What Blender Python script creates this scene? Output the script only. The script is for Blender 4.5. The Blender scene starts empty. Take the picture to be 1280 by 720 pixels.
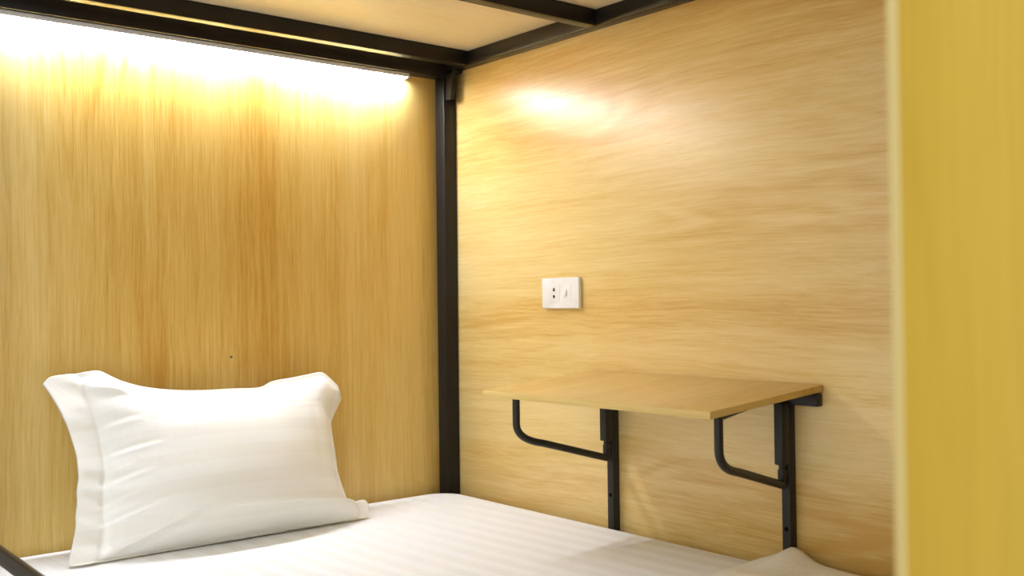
import bpy, bmesh, math, random
import numpy as np
from mathutils import Vector, Matrix, noise

scn = bpy.context.scene
COL = scn.collection
random.seed(4)
# World: headboard panel in the plane y=0, side panel in the plane x=0, the bunk at x<0, y<0,
# top of the mattress at z=0, floor below it.
FLOOR = -0.45

# ------------------------------------------------------------------ helpers
def place(o, parent=None):
    COL.objects.link(o)
    if parent is not None:
        o.parent = parent
    return o

def empty(name, loc, label=None, cat=None, group=None):
    o = bpy.data.objects.new(name, None)
    o.empty_display_size = 0.1
    o.location = loc
    COL.objects.link(o)
    if label: o['label'] = label
    if cat: o['category'] = cat
    if group: o['group'] = group
    return o

def root_of(p):
    while p.parent is not None:
        p = p.parent
    return p

def obj(name, bm, mat, parent=None, smooth=True, angle=25):
    """link bm (world coordinates) as one mesh object; children are stored relative to their thing"""
    off = Vector((0, 0, 0))
    if parent is not None:
        off = Vector(root_of(parent).location)
    if off.length > 0:
        bmesh.ops.translate(bm, verts=bm.verts, vec=-off)
    bmesh.ops.recalc_face_normals(bm, faces=bm.faces)
    me = bpy.data.meshes.new(name)
    bm.to_mesh(me); bm.free()
    me.materials.append(mat)
    if smooth:
        me.polygons.foreach_set('use_smooth', [True] * len(me.polygons))
        me.set_sharp_from_angle(angle=math.radians(angle))
    o = bpy.data.objects.new(name, me)
    return place(o, parent)

def structure(name, bm, mat):
    o = obj(name, bm, mat)
    o['kind'] = 'structure'
    return o

def add_box(bm, lo, hi, bev=0.0, seg=2):
    lo, hi = Vector(lo), Vector(hi)
    ret = bmesh.ops.create_cube(bm, size=1.0)
    vs = ret['verts']
    c, d = (lo + hi) / 2, hi - lo
    for v in vs:
        v.co = Vector((c.x + v.co.x * d.x, c.y + v.co.y * d.y, c.z + v.co.z * d.z))
    if bev > 0:
        es = list({e for v in vs for e in v.link_edges})
        bmesh.ops.bevel(bm, geom=es, offset=bev, segments=seg, profile=0.5, affect='EDGES')
    return bm

def box(lo, hi, bev=0.0, seg=2):
    return add_box(bmesh.new(), lo, hi, bev, seg)

def add_tube(bm, pts, r, n=14, square=False, cap=True):
    pts = [Vector(p) for p in pts]
    rings = []
    up0 = None
    for i, p in enumerate(pts):
        if i == 0: t = pts[1] - pts[0]
        elif i == len(pts) - 1: t = pts[-1] - pts[-2]
        else: t = (pts[i + 1] - p).normalized() + (p - pts[i - 1]).normalized()
        t.normalize()
        if up0 is None:
            a = Vector((0, 0, 1)) if abs(t.z) < 0.9 else Vector((1, 0, 0))
            up0 = (a - t * a.dot(t)).normalized()
        else:
            up0 = (up0 - t * up0.dot(t)).normalized()
        s = t.cross(up0)
        ring = []
        for k in range(n):
            a = 2 * math.pi * k / n
            ca, sa = math.cos(a), math.sin(a)
            if square:
                e = 0.35
                ca = math.copysign(abs(ca) ** e, ca); sa = math.copysign(abs(sa) ** e, sa)
            ring.append(bm.verts.new(p + up0 * (r * ca) + s * (r * sa)))
        rings.append(ring)
    for a, b in zip(rings[:-1], rings[1:]):
        for k in range(n):
            bm.faces.new((a[k], a[(k + 1) % n], b[(k + 1) % n], b[k]))
    if cap:
        bm.faces.new(rings[0][::-1]); bm.faces.new(rings[-1])
    return bm

def add_prism(bm, poly, axis, a, b, bev=0.0):
    """poly: list of 2-D points in the two remaining axes (in xyz order); extruded along axis from a to b"""
    def mk(p, h):
        l = list(p); l.insert('xyz'.index(axis), h); return bm.verts.new(l)
    A = [mk(p, a) for p in poly]; B = [mk(p, b) for p in poly]
    n = len(poly)
    bm.faces.new(A); bm.faces.new(B[::-1])
    for i in range(n):
        bm.faces.new((A[i], A[(i + 1) % n], B[(i + 1) % n], B[i]))
    if bev > 0:
        bmesh.ops.bevel(bm, geom=bm.edges[:], offset=bev, segments=2, profile=0.5, affect='EDGES')
    return bm

# ------------------------------------------------------------------ materials
class NT:
    def __init__(s, name):
        s.m = bpy.data.materials.new(name); s.m.use_nodes = True
        s.t = s.m.node_tree; s.b = s.t.nodes['Principled BSDF']
    def n(s, typ, **kw):
        nd = s.t.nodes.new(typ)
        for k, v in kw.items(): setattr(nd, k, v)
        return nd
    def l(s, a, b): s.t.links.new(a, b)
    def math(s, op, a, b=None):
        nd = s.n('ShaderNodeMath', operation=op)
        for i, v in enumerate((a, b)):
            if v is None: continue
            if isinstance(v, (int, float)): nd.inputs[i].default_value = v
            else: s.l(v, nd.inputs[i])
        return nd.outputs[0]
    def noise(s, vec, scale, detail=4, rough=0.55, dist=0.0):
        nd = s.n('ShaderNodeTexNoise')
        nd.inputs['Scale'].default_value = scale; nd.inputs['Detail'].default_value = detail
        nd.inputs['Roughness'].default_value = rough; nd.inputs['Distortion'].default_value = dist
        s.l(vec, nd.inputs['Vector'])
        return nd.outputs['Fac']
    def ramp(s, fac, stops):
        nd = s.n('ShaderNodeValToRGB')
        el = nd.color_ramp.elements
        while len(el) < len(stops): el.new(0.5)
        for e, (p, c) in zip(el, stops):
            e.position = p; e.color = (*c, 1)
        s.l(fac, nd.inputs[0])
        return nd.outputs[0]
    def mapping(s, scale, loc=(0, 0, 0), rot=(0, 0, 0)):
        tc = s.n('ShaderNodeTexCoord'); mp = s.n('ShaderNodeMapping')
        mp.inputs['Scale'].default_value = scale; mp.inputs['Location'].default_value = loc
        mp.inputs['Rotation'].default_value = rot
        s.l(tc.outputs['Object'], mp.inputs['Vector'])
        return mp.outputs[0]

def wood(name, axis, dark, mid, light, rough=0.38, seed=0.0, contrast=1.0, along=0.05, coat=0.0, spec=0.5, warp=0.03, wfreq=2.2):
    k = NT(name)
    ax = 'xyz'.index(axis)
    tc = k.n('ShaderNodeTexCoord')
    # gentle waviness of the grain: the across-grain coordinate drifts along the board
    mp0 = k.n('ShaderNodeMapping'); v0 = [1.0, 1.0, 1.0]; v0[ax] = 0.55
    mp0.inputs['Scale'].default_value = v0; mp0.inputs['Location'].default_value = (seed, seed * 0.3, seed * 2)
    k.l(tc.outputs['Object'], mp0.inputs['Vector'])
    wn = k.n('ShaderNodeTexNoise'); wn.inputs['Scale'].default_value = wfreq; wn.inputs['Detail'].default_value = 2.5
    k.l(mp0.outputs[0], wn.inputs['Vector'])
    sub = k.n('ShaderNodeVectorMath', operation='SUBTRACT'); sub.inputs[1].default_value = (0.5, 0.5, 0.5)
    k.l(wn.outputs['Color'], sub.inputs[0])
    sca = k.n('ShaderNodeVectorMath', operation='SCALE'); sca.inputs['Scale'].default_value = warp * 2
    k.l(sub.outputs[0], sca.inputs[0])
    add = k.n('ShaderNodeVectorMath', operation='ADD'); k.l(tc.outputs['Object'], add.inputs[0]); k.l(sca.outputs[0], add.inputs[1])
    def co(al, loc=(0, 0, 0)):
        mp = k.n('ShaderNodeMapping'); v = [1.0, 1.0, 1.0]; v[ax] = al
        mp.inputs['Scale'].default_value = v
        mp.inputs['Location'].default_value = (seed + loc[0], seed * 1.7 + loc[1], seed * 0.6 + loc[2])
        k.l(add.outputs[0], mp.inputs['Vector'])
        return mp.outputs[0]
    broad = k.noise(co(along), 7.0, 2, 0.5, 0.2)                  # wide bands
    streak = k.noise(co(along * 0.7), 42.0, 4, 0.6, 0.1)           # centimetre streaks
    thin = k.noise(co(along * 0.45), 120.0, 4, 0.65, 0.0)          # grain lines
    pores = k.noise(co(0.035), 300.0, 3, 0.7)                       # short pores
    f2 = k.noise(co(0.20, (4, 1, 0)), 5.0, 2, 0.5, 0.5)            # cathedral figure, in patches
    ring = k.math('SINE', k.math('MULTIPLY', f2, 85.0))
    fmask = k.noise(co(0.24, (3, 0, 2)), 4.5, 1, 0.5)
    fm = k.n('ShaderNodeMapRange'); fm.inputs[1].default_value = 0.53; fm.inputs[2].default_value = 0.69
    k.l(fmask, fm.inputs[0])
    v = 0.54
    for src, amp in ((broad, 1.0), (streak, 0.5), (thin, 0.62), (pores, 0.80)):
        v = k.math('ADD', k.math('MULTIPLY', k.math('SUBTRACT', src, 0.5), amp * contrast), v)
    v = k.math('ADD', v, k.math('MULTIPLY', k.math('MULTIPLY', ring, fm.outputs[0]), -0.13 * contrast))
    v = k.math('SUBTRACT', v, k.math('MULTIPLY', fm.outputs[0], 0.20 * contrast))
    col = k.ramp(v, [(0.14, dark), (0.5, mid), (0.86, light)])
    k.l(col, k.b.inputs['Base Color'])
    rr = k.n('ShaderNodeMapRange'); rr.inputs[3].default_value = rough + 0.05; rr.inputs[4].default_value = rough - 0.05
    k.l(streak, rr.inputs[0]); k.l(rr.outputs[0], k.b.inputs['Roughness'])
    k.b.inputs['Specular IOR Level'].default_value = spec
    k.b.inputs['Coat Weight'].default_value = coat
    k.b.inputs['Coat Roughness'].default_value = 0.30
    bp = k.n('ShaderNodeBump'); bp.inputs['Strength'].default_value = 0.05; bp.inputs['Distance'].default_value = 0.001
    k.l(thin, bp.inputs['Height']); k.l(bp.outputs[0], k.b.inputs['Normal'])
    return k.m

def paint(name, col, rough=0.35, bump=0.05, scale=180, spec=0.5, metallic=0.0):
    k = NT(name)
    vec = k.mapping((1, 1, 1))
    n1 = k.noise(vec, scale, 3)
    n2 = k.noise(vec, 9.0, 3)
    c = k.ramp(n2, [(0.3, tuple(x * 0.85 for x in col)), (0.7, tuple(min(1, x * 1.12) for x in col))])
    k.l(c, k.b.inputs['Base Color'])
    rr = k.n('ShaderNodeMapRange'); rr.inputs[3].default_value = rough - 0.05; rr.inputs[4].default_value = rough + 0.08
    k.l(n2, rr.inputs[0]); k.l(rr.outputs[0], k.b.inputs['Roughness'])
    k.b.inputs['Specular IOR Level'].default_value = spec
    k.b.inputs['Metallic'].default_value = metallic
    bp = k.n('ShaderNodeBump'); bp.inputs['Strength'].default_value = bump; bp.inputs['Distance'].default_value = 0.001
    k.l(n1, bp.inputs['Height']); k.l(bp.outputs[0], k.b.inputs['Normal'])
    return k.m

def cloth(name, ca, cb, axis_vec, period, wr=0.25, duty=0.5, wscale=9.0):
    """white satin-stripe cotton: the stripes alternate a matt and a satin weave"""
    k = NT(name)
    tc = k.n('ShaderNodeTexCoord')
    dt = k.n('ShaderNodeVectorMath', operation='DOT_PRODUCT')
    k.l(tc.outputs['Object'], dt.inputs[0]); dt.inputs[1].default_value = axis_vec
    wv = k.noise(k.mapping((1, 1, 1)), 2.5, 2)
    d = k.math('ADD', dt.outputs['Value'], k.math('MULTIPLY', wv, 0.02))
    ph = k.math('FRACT', k.math('DIVIDE', d, period))
    tri = k.math('ABSOLUTE', k.math('SUBTRACT', ph, 0.5))
    mr = k.n('ShaderNodeMapRange'); mr.inputs[1].default_value = 0.25 - 0.03; mr.inputs[2].default_value = 0.25 + 0.03
    k.l(tri, mr.inputs[0])
    col = k.ramp(mr.outputs[0], [(0.0, ca), (1.0, cb)])
    k.l(col, k.b.inputs['Base Color'])
    rr = k.n('ShaderNodeMapRange'); rr.inputs[3].default_value = 0.5; rr.inputs[4].default_value = 0.85
    k.l(mr.outputs[0], rr.inputs[0]); k.l(rr.outputs[0], k.b.inputs['Roughness'])
    k.b.inputs['Sheen Weight'].default_value = 0.08
    k.b.inputs['Specular IOR Level'].default_value = 0.3
    weave = k.noise(k.mapping((1, 1, 1)), 900, 2)
    wrn = k.noise(k.mapping((1, 1, 1)), wscale, 4, 0.5, 0.6)
    h = k.math('ADD', k.math('MULTIPLY', wrn, 1.0), k.math('MULTIPLY', weave, 0.015))
    bp = k.n('ShaderNodeBump'); bp.inputs['Strength'].default_value = wr; bp.inputs['Distance'].default_value = 0.02
    k.l(h, bp.inputs['Height']); k.l(bp.outputs[0], k.b.inputs['Normal'])
    return k.m

M = {}
M['headboard'] = wood('oak_laminate_upright_grain', 'z', (0.57, 0.305, 0.042), (0.69, 0.455, 0.110), (0.78, 0.575, 0.20), rough=0.42, seed=1.3, along=0.05, warp=0.014, contrast=1.12)
M['sidewall'] = wood('oak_laminate_level_grain', 'y', (0.61, 0.36, 0.085), (0.72, 0.515, 0.185), (0.80, 0.625, 0.29), rough=0.36, seed=5.1, along=0.06, contrast=1.1, coat=0.6, warp=0.03)
M['plywood'] = wood('pale_plywood', 'x', (0.74, 0.58, 0.32), (0.84, 0.71, 0.46), (0.88, 0.78, 0.56), rough=0.6, seed=2.2, along=0.35, contrast=0.6, warp=0.06)
M['table'] = wood('oak_laminate_table', 'x', (0.56, 0.36, 0.09), (0.68, 0.48, 0.17), (0.76, 0.59, 0.26), rough=0.4, seed=8.4, along=0.07, contrast=0.7, warp=0.01)
M['table_edge'] = wood('oak_edge_band', 'y', (0.52, 0.35, 0.09), (0.64, 0.46, 0.15), (0.72, 0.55, 0.22), rough=0.5, seed=9.0, along=0.1, contrast=0.8, warp=0.004)
M['partition'] = wood('oak_laminate_partition', 'z', (0.40, 0.245, 0.014), (0.47, 0.30, 0.020), (0.53, 0.355, 0.032), rough=0.55, seed=11.0, along=0.05, contrast=0.8, spec=0.15, warp=0.01)
M['partition_edge'] = wood('oak_partition_edge', 'z', (0.48, 0.35, 0.11), (0.56, 0.43, 0.15), (0.62, 0.49, 0.19), rough=0.5, seed=12.0, along=0.05, contrast=0.5, warp=0.01)
M['steel'] = paint('black_painted_steel', (0.016, 0.013, 0.010), rough=0.34, bump=0.01, spec=0.25)
M['steel_table'] = paint('black_powder_coated_steel', (0.019, 0.017, 0.015), rough=0.40, bump=0.12, scale=260, spec=0.35)
M['screw'] = paint('grey_zinc', (0.22, 0.21, 0.18), rough=0.5, metallic=0.6)
M['hole'] = paint('dark_hole', (0.002, 0.002, 0.002), rough=0.9, spec=0.1)
M['plastic'] = paint('white_plastic', (0.82, 0.80, 0.75), rough=0.3, bump=0.0)
M['plastic_shadow'] = paint('grey_white_plastic', (0.62, 0.59, 0.53), rough=0.4, bump=0.0)
M['sheet'] = cloth('white_striped_sheet', (0.885, 0.89, 0.88), (0.825, 0.82, 0.785), (1.0, 0.05, 0.0), 0.052, wr=0.10, wscale=6.0)
M['pillowcase'] = cloth('white_striped_pillowcase', (0.86, 0.85, 0.795), (0.835, 0.82, 0.75), (0.0, 0.42, 0.91), 0.056, wr=0.12, wscale=12.0)
M['quilt'] = cloth('cream_cotton_quilt', (0.86, 0.82, 0.69), (0.84, 0.80, 0.67), (0.3, 1.0, 0.0), 0.05, wr=0.3, wscale=14.0)
M['plaster'] = paint('off_white_plaster', (0.62, 0.58, 0.50), rough=0.85, scale=60)
M['floor'] = paint('grey_floor_tile', (0.34, 0.30, 0.25), rough=0.4, scale=30)

k = NT('led_diffuser')
k.b.inputs['Base Color'].default_value = (0.9, 0.9, 0.88, 1)
k.b.inputs['Emission Color'].default_value = (0.90, 0.97, 1.13, 1)
k.b.inputs['Emission Strength'].default_value = 87.0
M['led'] = k.m

# ------------------------------------------------------------------ setting
structure('floor', box((-3.2, -3.6, FLOOR - 0.05), (0.05, 0.05, FLOOR)), M['floor'])
structure('wall_left', box((-1.24, 0.0, FLOOR), (0.018, 0.018, 2.0), 0.0008), M['headboard'])
structure('wall_back', box((-3.2, 0.02, FLOOR), (-1.2402, 0.05, 2.0)), M['plaster'])
structure('wall_right', box((0.0, -2.02, FLOOR), (0.018, -0.0002, 2.0), 0.0008), M['sidewall'])
structure('ceiling', box((-1.22, -2.0, 1.1374), (-0.0005, -0.0005, 1.150)), M['plywood'])

# the partition board at the foot of the bunk, close to the camera
YP = -1.960
pr_ = empty('partition_panel', (-0.57, YP - 0.008, FLOOR), 'out-of-focus yellow wooden partition panel standing in the right foreground', 'panel')
obj('board', box((-1.152, YP - 0.005, FLOOR), (-0.0005, YP, 1.137), 0.0006), M['partition'], pr_)
pr_['kind'] = 'thing'
e_ = obj('edge_band', box((-1.1535, YP - 0.0053, FLOOR), (-1.1518, YP + 0.0003, 1.137), 0.0005), M['partition_edge'], pr_)
e_['label'] = 'paler edge band of the partition panel'

# ------------------------------------------------------------------ bunk frame
fr = empty('bunk_bed_frame', (-0.6, -1.0, FLOOR), 'black painted steel bunk bed frame with corner post and overhead beams', 'bed frame')
ZB, ZT = 1.10, 1.137
S = M['steel']
obj('post', box((-0.040, -0.040, FLOOR), (-0.0006, -0.0006, ZT), 0.0022), S, fr)
obj('post', box((-1.200, -0.040, FLOOR), (-1.160, -0.0006, ZT), 0.0022), S, fr)
obj('head_beam', box((-1.160, -0.040, 1.084), (-0.040, -0.0006, 1.124), 0.0022), S, fr)
obj('cross_beam', box((-1.160, -0.1328, ZB), (-0.0294, -0.103, ZT), 0.0018), S, fr)
for y in (-0.603, -1.20, -1.80):
    obj('cross_beam', box((-1.160, y, ZB), (-0.0294, y + 0.03, ZT), 0.0018), S, fr)
obj('side_beam', box((-0.0294, -1.95, ZB), (-0.0006, -0.040, ZT), 0.0018), S, fr)
obj('side_beam', box((-1.200, -1.95, ZB), (-1.160, -0.040, ZT), 0.0018), S, fr)
# tapered gusset that carries the upper bunk on the post
b = bmesh.new()
add_prism(b, [(-0.040, ZB), (-0.0745, ZB), (-0.070, ZB - 0.018), (-0.063, 1.026), (-0.060, 1.024), (-0.040, 1.024)], 'x', -0.034, -0.021, 0.0012)
add_prism(b, [(-0.040, 1.0995), (-0.0745, 1.0995), (-0.0725, 1.092), (-0.040, 1.092)], 'x', -0.034, -0.004, 0.001)
obj('corner_bracket', b, S, fr)
# lower rails and deck under the mattress
obj('side_rail', box((-1.200, -1.95, -0.24), (-1.165, -0.040, -0.165), 0.002), S, fr)
obj('side_rail', box((-0.035, -1.95, -0.24), (-0.0006, -0.040, -0.165), 0.002), S, fr)
obj('end_rail', box((-1.160, -0.040, -0.24), (-0.040, -0.0006, -0.165), 0.002), S, fr)
obj('bed_deck', box((-1.165, -1.95, -0.164), (-0.042, -0.042, -0.150)), M['plywood'], fr)
# guard rail along the open side: a bent round tube
XR, ZR = -1.2055, 0.0985
def fillet(p0, c, p1, r, n=8):
    p0, c, p1 = Vector(p0), Vector(c), Vector(p1)
    a = c + (p0 - c).normalized() * r; d = c + (p1 - c).normalized() * r
    return [a * (1 - t) ** 2 + c * 2 * t * (1 - t) + d * t * t for t in [i / n for i in range(n + 1)]]
pts = [Vector((XR, -0.018, ZR))] + fillet((XR, -0.02, ZR), (XR, -1.02, ZR), (XR, -1.02, -0.2), 0.09) + [Vector((XR, -1.02, -0.235))]
b = bmesh.new(); add_tube(b, pts, 0.0122, 18)
gr = obj('guard_rail', b, S, fr)

# ------------------------------------------------------------------ LED batten under the head beam
led = empty('led_tube_light', (-0.64, -0.018, 1.083), 'glowing white LED tube light fixed under the black beam on the headboard', 'light')
obj('housing', box((-1.150, -0.0265, 1.0735), (-0.139, -0.004, 1.0838), 0.001), M['plastic'], led)
b = bmesh.new()
add_prism(b, [(-0.0250, 1.0750), (-0.0055, 1.0750), (-0.0060, 1.0731), (-0.0155, 1.0720), (-0.0245, 1.0731)], 'x', -1.146, -0.143)
obj('diffuser', b, M['led'], led)
for xa in (-1.150, -0.1435):
    obj('end_cap', box((xa, -0.0270, 1.0718), (xa + 0.006, -0.004, 1.0835), 0.001), M['plastic'], led)

# ------------------------------------------------------------------ mattress in a striped sheet
b = box((-1.158, -1.945, -0.150), (-0.0225, -0.020, 0.0))
ve = [e for e in b.edges if abs(e.verts[0].co.z - e.verts[1].co.z) > 0.1]
bmesh.ops.bevel(b, geom=ve, offset=0.085, segments=8, profile=0.5, affect='EDGES')
he = [e for e in b.edges if abs(e.verts[0].co.z - e.verts[1].co.z) < 1e-4 and len(e.link_faces) == 2 and abs(e.link_faces[0].normal.z - e.link_faces[1].normal.z) > 0.5]
bmesh.ops.bevel(b, geom=he, offset=0.026, segments=5, profile=0.5, affect='EDGES')
mt = obj('mattress', b, M['sheet'], None, True, 60)
mt['label'] = 'mattress in a white striped fitted sheet on the lower bunk'; mt['category'] = 'mattress'

# ------------------------------------------------------------------ camera (solved from the photograph's lines)
CF, CR, CU = Vector((0.63461302, 0.77271467, 0.01335488)), Vector((0.77282976, -0.63450268, -0.01185368)), Vector((0.000685803, -0.0178435508, 0.999840556))
CP = Vector((-1.6142, -2.22996, 0.49245)); FPX = 1284.31
cam = bpy.data.cameras.new('camera'); co = bpy.data.objects.new('camera', cam); COL.objects.link(co)
cam.sensor_width = 36.0; cam.lens = 36.0 * FPX / 1280.0; cam.clip_start = 0.02
co.matrix_world = Matrix(((CR.x, CU.x, -CF.x, CP.x), (CR.y, CU.y, -CF.y, CP.y), (CR.z, CU.z, -CF.z, CP.z), (0, 0, 0, 1)))
cam.dof.use_dof = True; cam.dof.focus_distance = 2.15; cam.dof.aperture_fstop = 5.6
scn.camera = co

# ------------------------------------------------------------------ pillow: outline in the leaning plane, full loft on both sides
PB, PTop = Vector((0, -0.200, 0.0)), Vector((0, -0.062, 0.335))
pu = Vector((1, 0, 0)); pv = (PTop - PB).normalized(); pn = pu.cross(pv)      # pn points into the room
if pn.y > 0: pn = -pn
# pillow outline in its own plane (x along the bed's head, h up the slope), metres
OUT = {
 'top':    [(-1.0399, 0.3679), (-1.0258, 0.3806), (-0.9980, 0.3840), (-0.9666, 0.3865), (-0.9395, 0.3894), (-0.9254, 0.3868), (-0.9045, 0.3734), (-0.8816, 0.3614), (-0.8418, 0.3483), (-0.7835, 0.3382), (-0.7225, 0.3332), (-0.6492, 0.3320), (-0.5866, 0.3306), (-0.5509, 0.3427), (-0.4996, 0.3484), (-0.4573, 0.3538), (-0.4272, 0.3570), (-0.4119, 0.3492), (-0.3862, 0.3205), (-0.3694, 0.2993)],
 'right':  [(-0.3906, 0.0016), (-0.3764, 0.0162), (-0.3725, 0.0324), (-0.3783, 0.0435), (-0.3974, 0.0433), (-0.4178, 0.0368), (-0.4219, 0.0549), (-0.4261, 0.1087), (-0.4213, 0.1573), (-0.4158, 0.2183), (-0.4069, 0.2389), (-0.3714, 0.2815), (-0.3694, 0.2993)],
 'bottom': [(-1.0321, 0.0064), (-1.0274, -0.0020), (-1.0083, -0.0121), (-0.9589, -0.0085), (-0.8687, -0.0059), (-0.7599, -0.0061), (-0.6357, -0.0041), (-0.4866, -0.0053), (-0.4153, -0.0055), (-0.3906, 0.0016)],
 'left':   [(-1.0321, 0.0064), (-1.0290, 0.0209), (-1.0215, 0.0417), (-1.0147, 0.0629), (-1.0104, 0.0808), (-1.0087, 0.0977), (-1.0031, 0.1236), (-1.0015, 0.1439), (-0.9954, 0.1703), (-0.9941, 0.1878), (-0.9940, 0.2207), (-1.0019, 0.2694), (-1.0084, 0.2922), (-1.0162, 0.3161), (-1.0305, 0.3506), (-1.0399, 0.3679)],
}
def curve(pts):
    P = [Vector((a, b)) for a, b in pts]
    d = [0.0]
    for a, b_ in zip(P[:-1], P[1:]): d.append(d[-1] + (b_ - a).length)
    L = d[-1]
    def f(t):
        t = min(max(t, 0), 1) * L
        for i in range(len(P) - 1):
            if t <= d[i + 1] or i == len(P) - 2:
                w = (t - d[i]) / max(d[i + 1] - d[i], 1e-9)
                p0 = P[max(i - 1, 0)]; p1 = P[i]; p2 = P[i + 1]; p3 = P[min(i + 2, len(P) - 1)]
                cr = 0.5 * ((2 * p1) + (p2 - p0) * w + (2 * p0 - 5 * p1 + 4 * p2 - p3) * w * w + (3 * p1 - p0 - 3 * p2 + p3) * w ** 3)
                return cr
    return f
ct, cr_, cb, cl = (curve(OUT[k]) for k in ('top', 'right', 'bottom', 'left'))   # top l>r, right b>t, bottom l>r, left b>t
NS, NT_ = 190, 120
def sstep(a, b_, x):
    t = min(max((x - a) / (b_ - a), 0), 1); return t * t * (3 - 2 * t)
FL, FRt, FT, FB = 0.098, 0.05, 0.035, 0.038     # flange widths as fractions
def loft(s):
    return 1 - (1 - s) ** 2.4
def pill(s, t, side):
    c00, c10, c01, c11 = cb(0), cb(1), ct(0), ct(1)
    p = (1 - t) * cb(s) + t * ct(s) + (1 - s) * cl(t) + s * cr_(t) - ((1 - s) * (1 - t) * c00 + s * (1 - t) * c10 + (1 - s) * t * c01 + s * t * c11)
    a = (s - FL) / (1 - FL - FRt); c = (t - FB) / (1 - FB - FT)
    if 0 < a < 1 and 0 < c < 1:
        da = min(a, 1 - a) / 0.5; dc = min(c, 1 - c) / 0.5
        h = (loft(da) * loft(dc)) ** 0.62
    else: h = 0.0
    T = 0.098 if side > 0 else 0.062
    lean = 1.0 + 0.22 * (0.5 - t)              # fuller towards the bottom
    q = PB + pu * p.x + pv * p.y
    d = 0.0035 + T * h * lean
    x, y = p.x, p.y
    # gathers along the left seam and the flange
    seam = math.exp(-((s - FL) / 0.085) ** 2)
    g = noise.noise(Vector((x * 5.0, y * 34.0 + x * 10, 1.7 * side)))
    d += seam * 0.0050 * g * (1 if s > FL * 0.2 else 0.5)
    if side > 0:
        d -= 0.0035 * math.exp(-((s - FL) / 0.012) ** 2)                          # stitched seam
        # soft broad creases
        d += 0.0042 * noise.noise(Vector((x * 5 - y * 3, y * 16 + x * 2.5, 4.1))) * (0.35 + 0.65 * (1 - min(h, 1)) + 0.5 * seam)
        # long diagonal crease in the lower left, folds fanning out of the top left corner
        def crease(x0, y0, x1, y1, w, amp):
            v = Vector((x1 - x0, y1 - y0)); r = Vector((x - x0, y - y0)); L = v.length
            u_ = r.dot(v) / L; n_ = (v.x * r.y - v.y * r.x) / L
            e = sstep(-0.02, 0.06, u_) * (1 - sstep(L - 0.10, L + 0.02, u_))
            return 0.72 * amp * e * (math.exp(-(n_ / w) ** 2) - 0.8 * math.exp(-((n_ - 1.7 * w) / w) ** 2))
        for cdef in CREASES: d += crease(*cdef)
        # flange turned under below the body
        d += 0.004 * noise.noise(Vector((x * 11, 3.0, 7.7))) * (1 - sstep(0.05, 0.12, t))
    q = q + pn * (d * (1 if side > 0 else -1))
    # the ears fold: upper right one back to the wall, lower right one back and up
    er = sstep(0.955, 1.0, s)
    q.y += 0.030 * er * t
    q.z = max(q.z, 0.0025 + (0.004 if side > 0 else 0.0))
    q.y = min(q.y, -0.0045)
    return q
CREASES = [(-0.7658, 0.0712, -0.9974, 0.0050, 0.007, 0.008), (-0.9633, 0.3494, -0.8698, 0.3273, 0.007, 0.01), (-0.9813, 0.3677, -0.8478, 0.3064, 0.008, 0.01), (-0.9461, 0.1986, -0.8457, 0.2061, 0.005, 0.007), (-0.9532, 0.1425, -0.8694, 0.1550, 0.005, 0.006), (-0.9676, 0.0650, -0.8465, 0.0892, 0.005, 0.006), (-0.9542, 0.2574, -0.8621, 0.2642, 0.006, 0.006), (-0.7325, 0.3265, -0.8466, 0.3151, 0.006, 0.003), (-0.9500, 0.1680, -0.8988, 0.1751, 0.004, 0.005), (-0.9678, 0.0997, -0.8907, 0.1181, 0.005, 0.005), (-0.4171, 0.0220, -0.5076, 0.0257, 0.006, 0.005), (-0.4270, 0.0510, -0.4864, 0.0772, 0.006, 0.004), (-0.4155, 0.2105, -0.4896, 0.2023, 0.006, 0.003), (-0.4213, 0.0042, -0.6371, -0.0022, 0.006, 0.005)]
grid = {1: [], -1: []}
for side in (1, -1):
    for j in range(NT_ + 1):
        grid[side].append([pill(i / NS, j / NT_, side) for i in range(NS + 1)])
def pillow_bm(i0, i1):
    b = bmesh.new(); vs = {}
    def V(side, i, j):
        kx = (side, i, j)
        if kx not in vs: vs[kx] = b.verts.new(grid[side][j][i])
        return vs[kx]
    for side in (1, -1):
        for j in range(NT_):
            for i in range(i0, i1):
                b.faces.new((V(side, i, j), V(side, i + 1, j), V(side, i + 1, j + 1), V(side, i, j + 1)))
    for j in range(NT_):
        for i in (i0, i1):
            if i in (0, NS): b.faces.new((V(1, i, j), V(1, i, j + 1), V(-1, i, j + 1), V(-1, i, j)))
    for i in range(i0, i1):
        for j in (0, NT_): b.faces.new((V(1, i, j), V(1, i + 1, j), V(-1, i + 1, j), V(-1, i, j)))
    return b
pl = empty('pillow', (-0.68, -0.19, 0.0), 'plump white pillow leaning upright against the wooden headboard', 'pillow')
IS = round(FL * NS)
obj('pillowcase', pillow_bm(IS, NS), M['pillowcase'], pl, True, 180)
obj('flange', pillow_bm(0, IS), M['pillowcase'], pl, True, 180)

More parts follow.
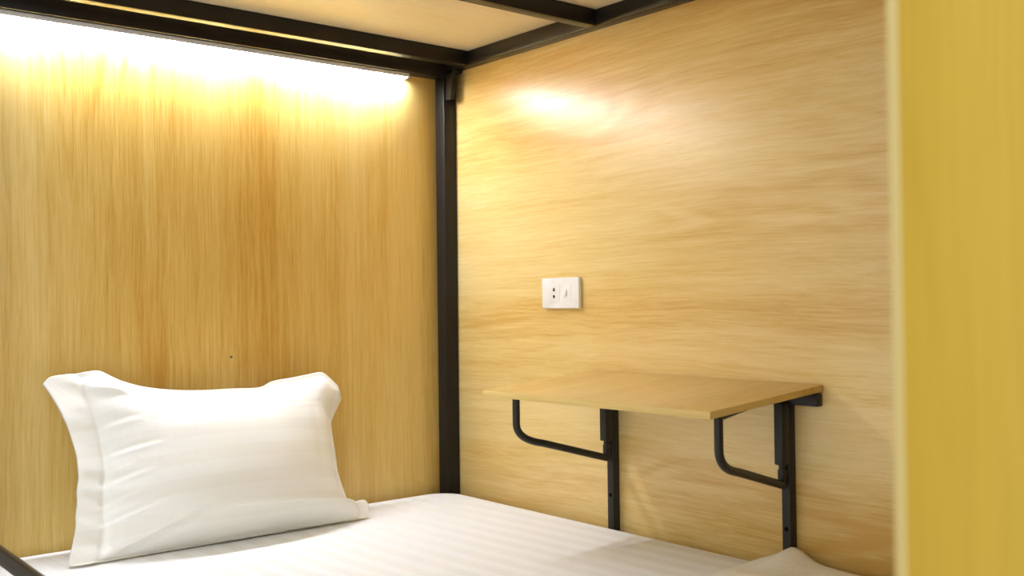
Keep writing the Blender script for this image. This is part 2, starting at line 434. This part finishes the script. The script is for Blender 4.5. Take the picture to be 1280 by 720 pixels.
# ------------------------------------------------------------------ folded quilt at the foot, pushed against the side panel
def quilt_bm():
    b = bmesh.new()
    X0, X1, Y0, Y1 = -1.02, -0.024, -1.93, -1.035
    nx, ny = 110, 100
    rows = {}
    for lay in (0, 1):
        for j in range(ny + 1):
            for i in range(nx + 1):
                fx, fy = i / nx, j / ny
                x = X0 + (X1 - X0) * fx; y = Y1 + (Y0 - Y1) * fy
                ey = sstep(0, 0.035, fy) * sstep(0, 0.03, 1 - fy)
                ex = sstep(0, 0.03, fx) * (0.25 + 0.75 * sstep(0, 0.02, 1 - fx))
                yy = y + 0.012 * noise.noise(Vector((x * 6, 0.3, 1))) - 0.35 * max(0, -0.18 - x) * (1 - fy)
                h = 0.005 + 0.010 * ey * ex
                h += 0.006 * noise.noise(Vector((x * 13, y * 9, 2.0))) * ey * ex
                h += 0.029 * math.exp(-((x + 0.035) / 0.06) ** 2) * math.exp(-abs((y + 1.108) / 0.036) ** 1.5)
                h += 0.002 * math.exp(-((x + 0.02) / 0.06) ** 2) * sstep(-1.09, -1.2, y)
                z = 0.002 + (max(h, 0.004) if lay else 0.0)
                rows[lay, i, j] = b.verts.new((x, yy, z))
    for lay in (0, 1):
        for j in range(ny):
            for i in range(nx):
                b.faces.new([rows[lay, i + a, j + c] for a, c in ((0, 0), (1, 0), (1, 1), (0, 1))])
    for j in range(ny):
        for i in (0, nx): b.faces.new((rows[0, i, j], rows[0, i, j + 1], rows[1, i, j + 1], rows[1, i, j]))
    for i in range(nx):
        for j in (0, ny): b.faces.new((rows[0, i, j], rows[0, i + 1, j], rows[1, i + 1, j], rows[1, i, j]))
    return b
q = obj('quilt', quilt_bm(), M['quilt'], None, True, 180)
q['label'] = 'corner of cream quilt lying on the bed below the table'; q['category'] = 'quilt'

# ------------------------------------------------------------------ fold-down table on the side panel
tb = empty('fold_down_table', (0.0, -0.85, 0.0), 'small wooden wall table on black folding steel brackets', 'table')
U0, U1, TD, TT, TH, TK = 0.5508, 1.1491, 0.3159, 0.0795, 0.336, 0.0125
c_, s_ = math.cos(TT), math.sin(TT)
def tpt(u, d, h):   # d along the depth of the top, h below its surface
    return Vector((-(d * c_ + h * s_) - 0.0012, -u, TH - d * s_ - h * c_))
def slab(u0, u1, d0, d1, h0, h1, bev):
    b = bmesh.new()
    vs = [b.verts.new(tpt(u, d, h)) for u in (u0, u1) for d in (d0, d1) for h in (h0, h1)]
    for f in ((0, 1, 3, 2), (4, 6, 7, 5), (0, 4, 5, 1), (2, 3, 7, 6), (0, 2, 6, 4), (1, 5, 7, 3)):
        b.faces.new([vs[i] for i in f])
    if bev: bmesh.ops.bevel(b, geom=b.edges[:], offset=bev, segments=2, profile=0.5, affect='EDGES')
    return b
obj('tabletop', slab(U0 + 0.001, U1 - 0.001, 0.0015, TD - 0.001, 0, TK, 0.0004), M['table'], tb)
b = slab(U0, U1, TD - 0.0012, TD, 0.0001, TK - 0.0001, 0.0003)
for u0, u1 in ((U0, U0 + 0.0012), (U1 - 0.0012, U1)):
    b2 = slab(u0, u1, 0.0015, TD - 0.001, 0.0001, TK - 0.0001, 0.0003)
    me_ = bpy.data.meshes.new('tmp'); b2.to_mesh(me_); b.from_mesh(me_); b2.free(); bpy.data.meshes.remove(me_)
eb = obj('edge_band', b, M['table_edge'], tb)
ST = M['steel_table']
obj('wall_rail', box((-0.0185, -1.1465, 0.2965), (-0.0006, -0.556, 0.3195), 0.0018), ST, tb)
def disc(cx, cy, cz, r, dep):      # round hole seen on a face turned to -x
    b = bmesh.new(); add_tube(b, [(cx + dep, cy, cz), (cx - 0.0004, cy, cz)], r, 20); return b
for (ua, ub, ang) in ((0.6110, 0.6295, 0.0), (1.0690, 1.0875, 1.0)):
    up = obj('upright', box((-0.0205, -ub, -0.148), (-0.0006, -ua, 0.2970), 0.0018), ST, tb)
    hz = 0.067
    obj('bolt_hole', disc(-0.0204, -(ua + ub) / 2 - 0.0005, hz, 0.0042, 0.004), M['hole'], up)
    uc = (ua + ub) / 2; vc = 0.031
    # plane of the bracket: straight out for the first, swung aside a little for the second
    fu, fv = (uc + 0.0, 0.285) if ang == 0 else (1.137, 0.281)
    L = math.hypot(fu - uc, fv - vc); du, dv = (fu - uc) / L, (fv - vc) / L
    def bp_(r, z): return Vector((-(vc + dv * r), -(uc + du * r), z))
    prof = [bp_(L, 0.2975), bp_(L, 0.246)]
    A, C, D = bp_(L, 0.245), bp_(L, 0.212), bp_(L - 0.07, 0.1990)
    prof += [A * (1 - t) ** 2 + C * 2 * t * (1 - t) + D * t * t for t in [i / 12 for i in range(1, 13)]]
    prof += [bp_(0.004, 0.1505)]
    b = bmesh.new(); add_tube(b, prof, 0.0076, 16)
    br = obj('swing_bracket', b, ST, tb)
    obj('hinge_sleeve', box((-0.0425, -ub - 0.001, 0.187), (-0.0208, -ua - 0.001, 0.3005), 0.0018), ST, br)
    b = bmesh.new(); add_tube(b, [(-vc, -uc, 0.143), (-vc, -uc, 0.190)], 0.0058, 14)
    add_box(b, (-0.036, -uc - 0.006, 0.158), (-0.0203, -uc + 0.006, 0.178), 0.001)
    obj('hinge_pin', b, ST, br)
    b = bmesh.new()
    def topz(v): return TH - v * math.tan(TT) - TK / c_ - 0.0040
    add_tube(b, [(-vc, -uc, topz(vc) - 0.001), (-(vc + dv * (L + 0.003)), -(uc + du * (L + 0.003)), topz(vc + dv * L) - 0.0008)], 0.0042, 16, square=True)
    obj('top_arm', b, ST, br)

# ------------------------------------------------------------------ wall socket
so = empty('wall_socket', (-0.005, -0.4525, 0.511), 'white plastic socket and switch plate on the side wall above the table', 'socket')
su0, su1, sz0, sz1 = 0.3885, 0.5165, 0.4755, 0.5470
obj('cover_plate', box((-0.0105, -su1, sz0), (-0.0004, -su0, sz1), 0.0026, 3), M['plastic'], so)
sw, sc_, sh = su1 - su0, su0, sz1 - sz0
zc = (sz0 + sz1) / 2
ins = obj('socket_insert', box((-0.0113, -(su0 + 0.50 * sw), zc - 0.0215), (-0.0095, -(su0 + 0.21 * sw), zc + 0.0215), 0.0006), M['plastic'], so)
for dz in (0.0083, -0.0083):
    b = bmesh.new(); u = su0 + 0.345 * sw
    sgn = 1 if dz > 0 else -1
    add_tube(b, [(-0.0110, -u, zc + dz + 0.0018 * sgn), (-0.01165, -u, zc + dz + 0.0018 * sgn)], 0.0024, 16)
    add_box(b, (-0.01165, -u - 0.0034, zc + dz - 0.0034 * (1 if sgn > 0 else 0) ), (-0.0110, -u + 0.0034, zc + dz + 0.0034 * (0 if sgn > 0 else 1)))
    obj('pin_hole', b, M['hole'], ins)
obj('switch_module', box((-0.0113, -(su0 + 0.79 * sw), zc - 0.0215), (-0.0095, -(su0 + 0.505 * sw), zc + 0.0215), 0.0006), M['plastic'], so)
b = bmesh.new(); add_box(b, (-0.0142, -(su0 + 0.695 * sw), zc - 0.0075), (-0.0110, -(su0 + 0.60 * sw), zc + 0.0075), 0.0013)
obj('switch_button', b, M['plastic'], so)

# ------------------------------------------------------------------ small screw left in the headboard
b = bmesh.new()
add_tube(b, [(-0.618, -0.0001, 0.3735), (-0.618, -0.0018, 0.3735)], 0.0030, 16)
sc0 = obj('screw', b, M['screw'])
sc0['label'] = 'tiny grey screw head in the headboard above the pillow'; sc0['category'] = 'screw'

# ------------------------------------------------------------------ light and view
w = bpy.data.worlds.new('world'); scn.world = w; w.use_nodes = True
bg = w.node_tree.nodes['Background']
bg.inputs[0].default_value = (0.97, 0.98, 1.0, 1); bg.inputs[1].default_value = 0.68
vs = scn.view_settings
vs.view_transform = 'Standard'; vs.look = 'None'; vs.gamma = 1.0; vs.use_curve_mapping = False; vs.exposure = 1.09
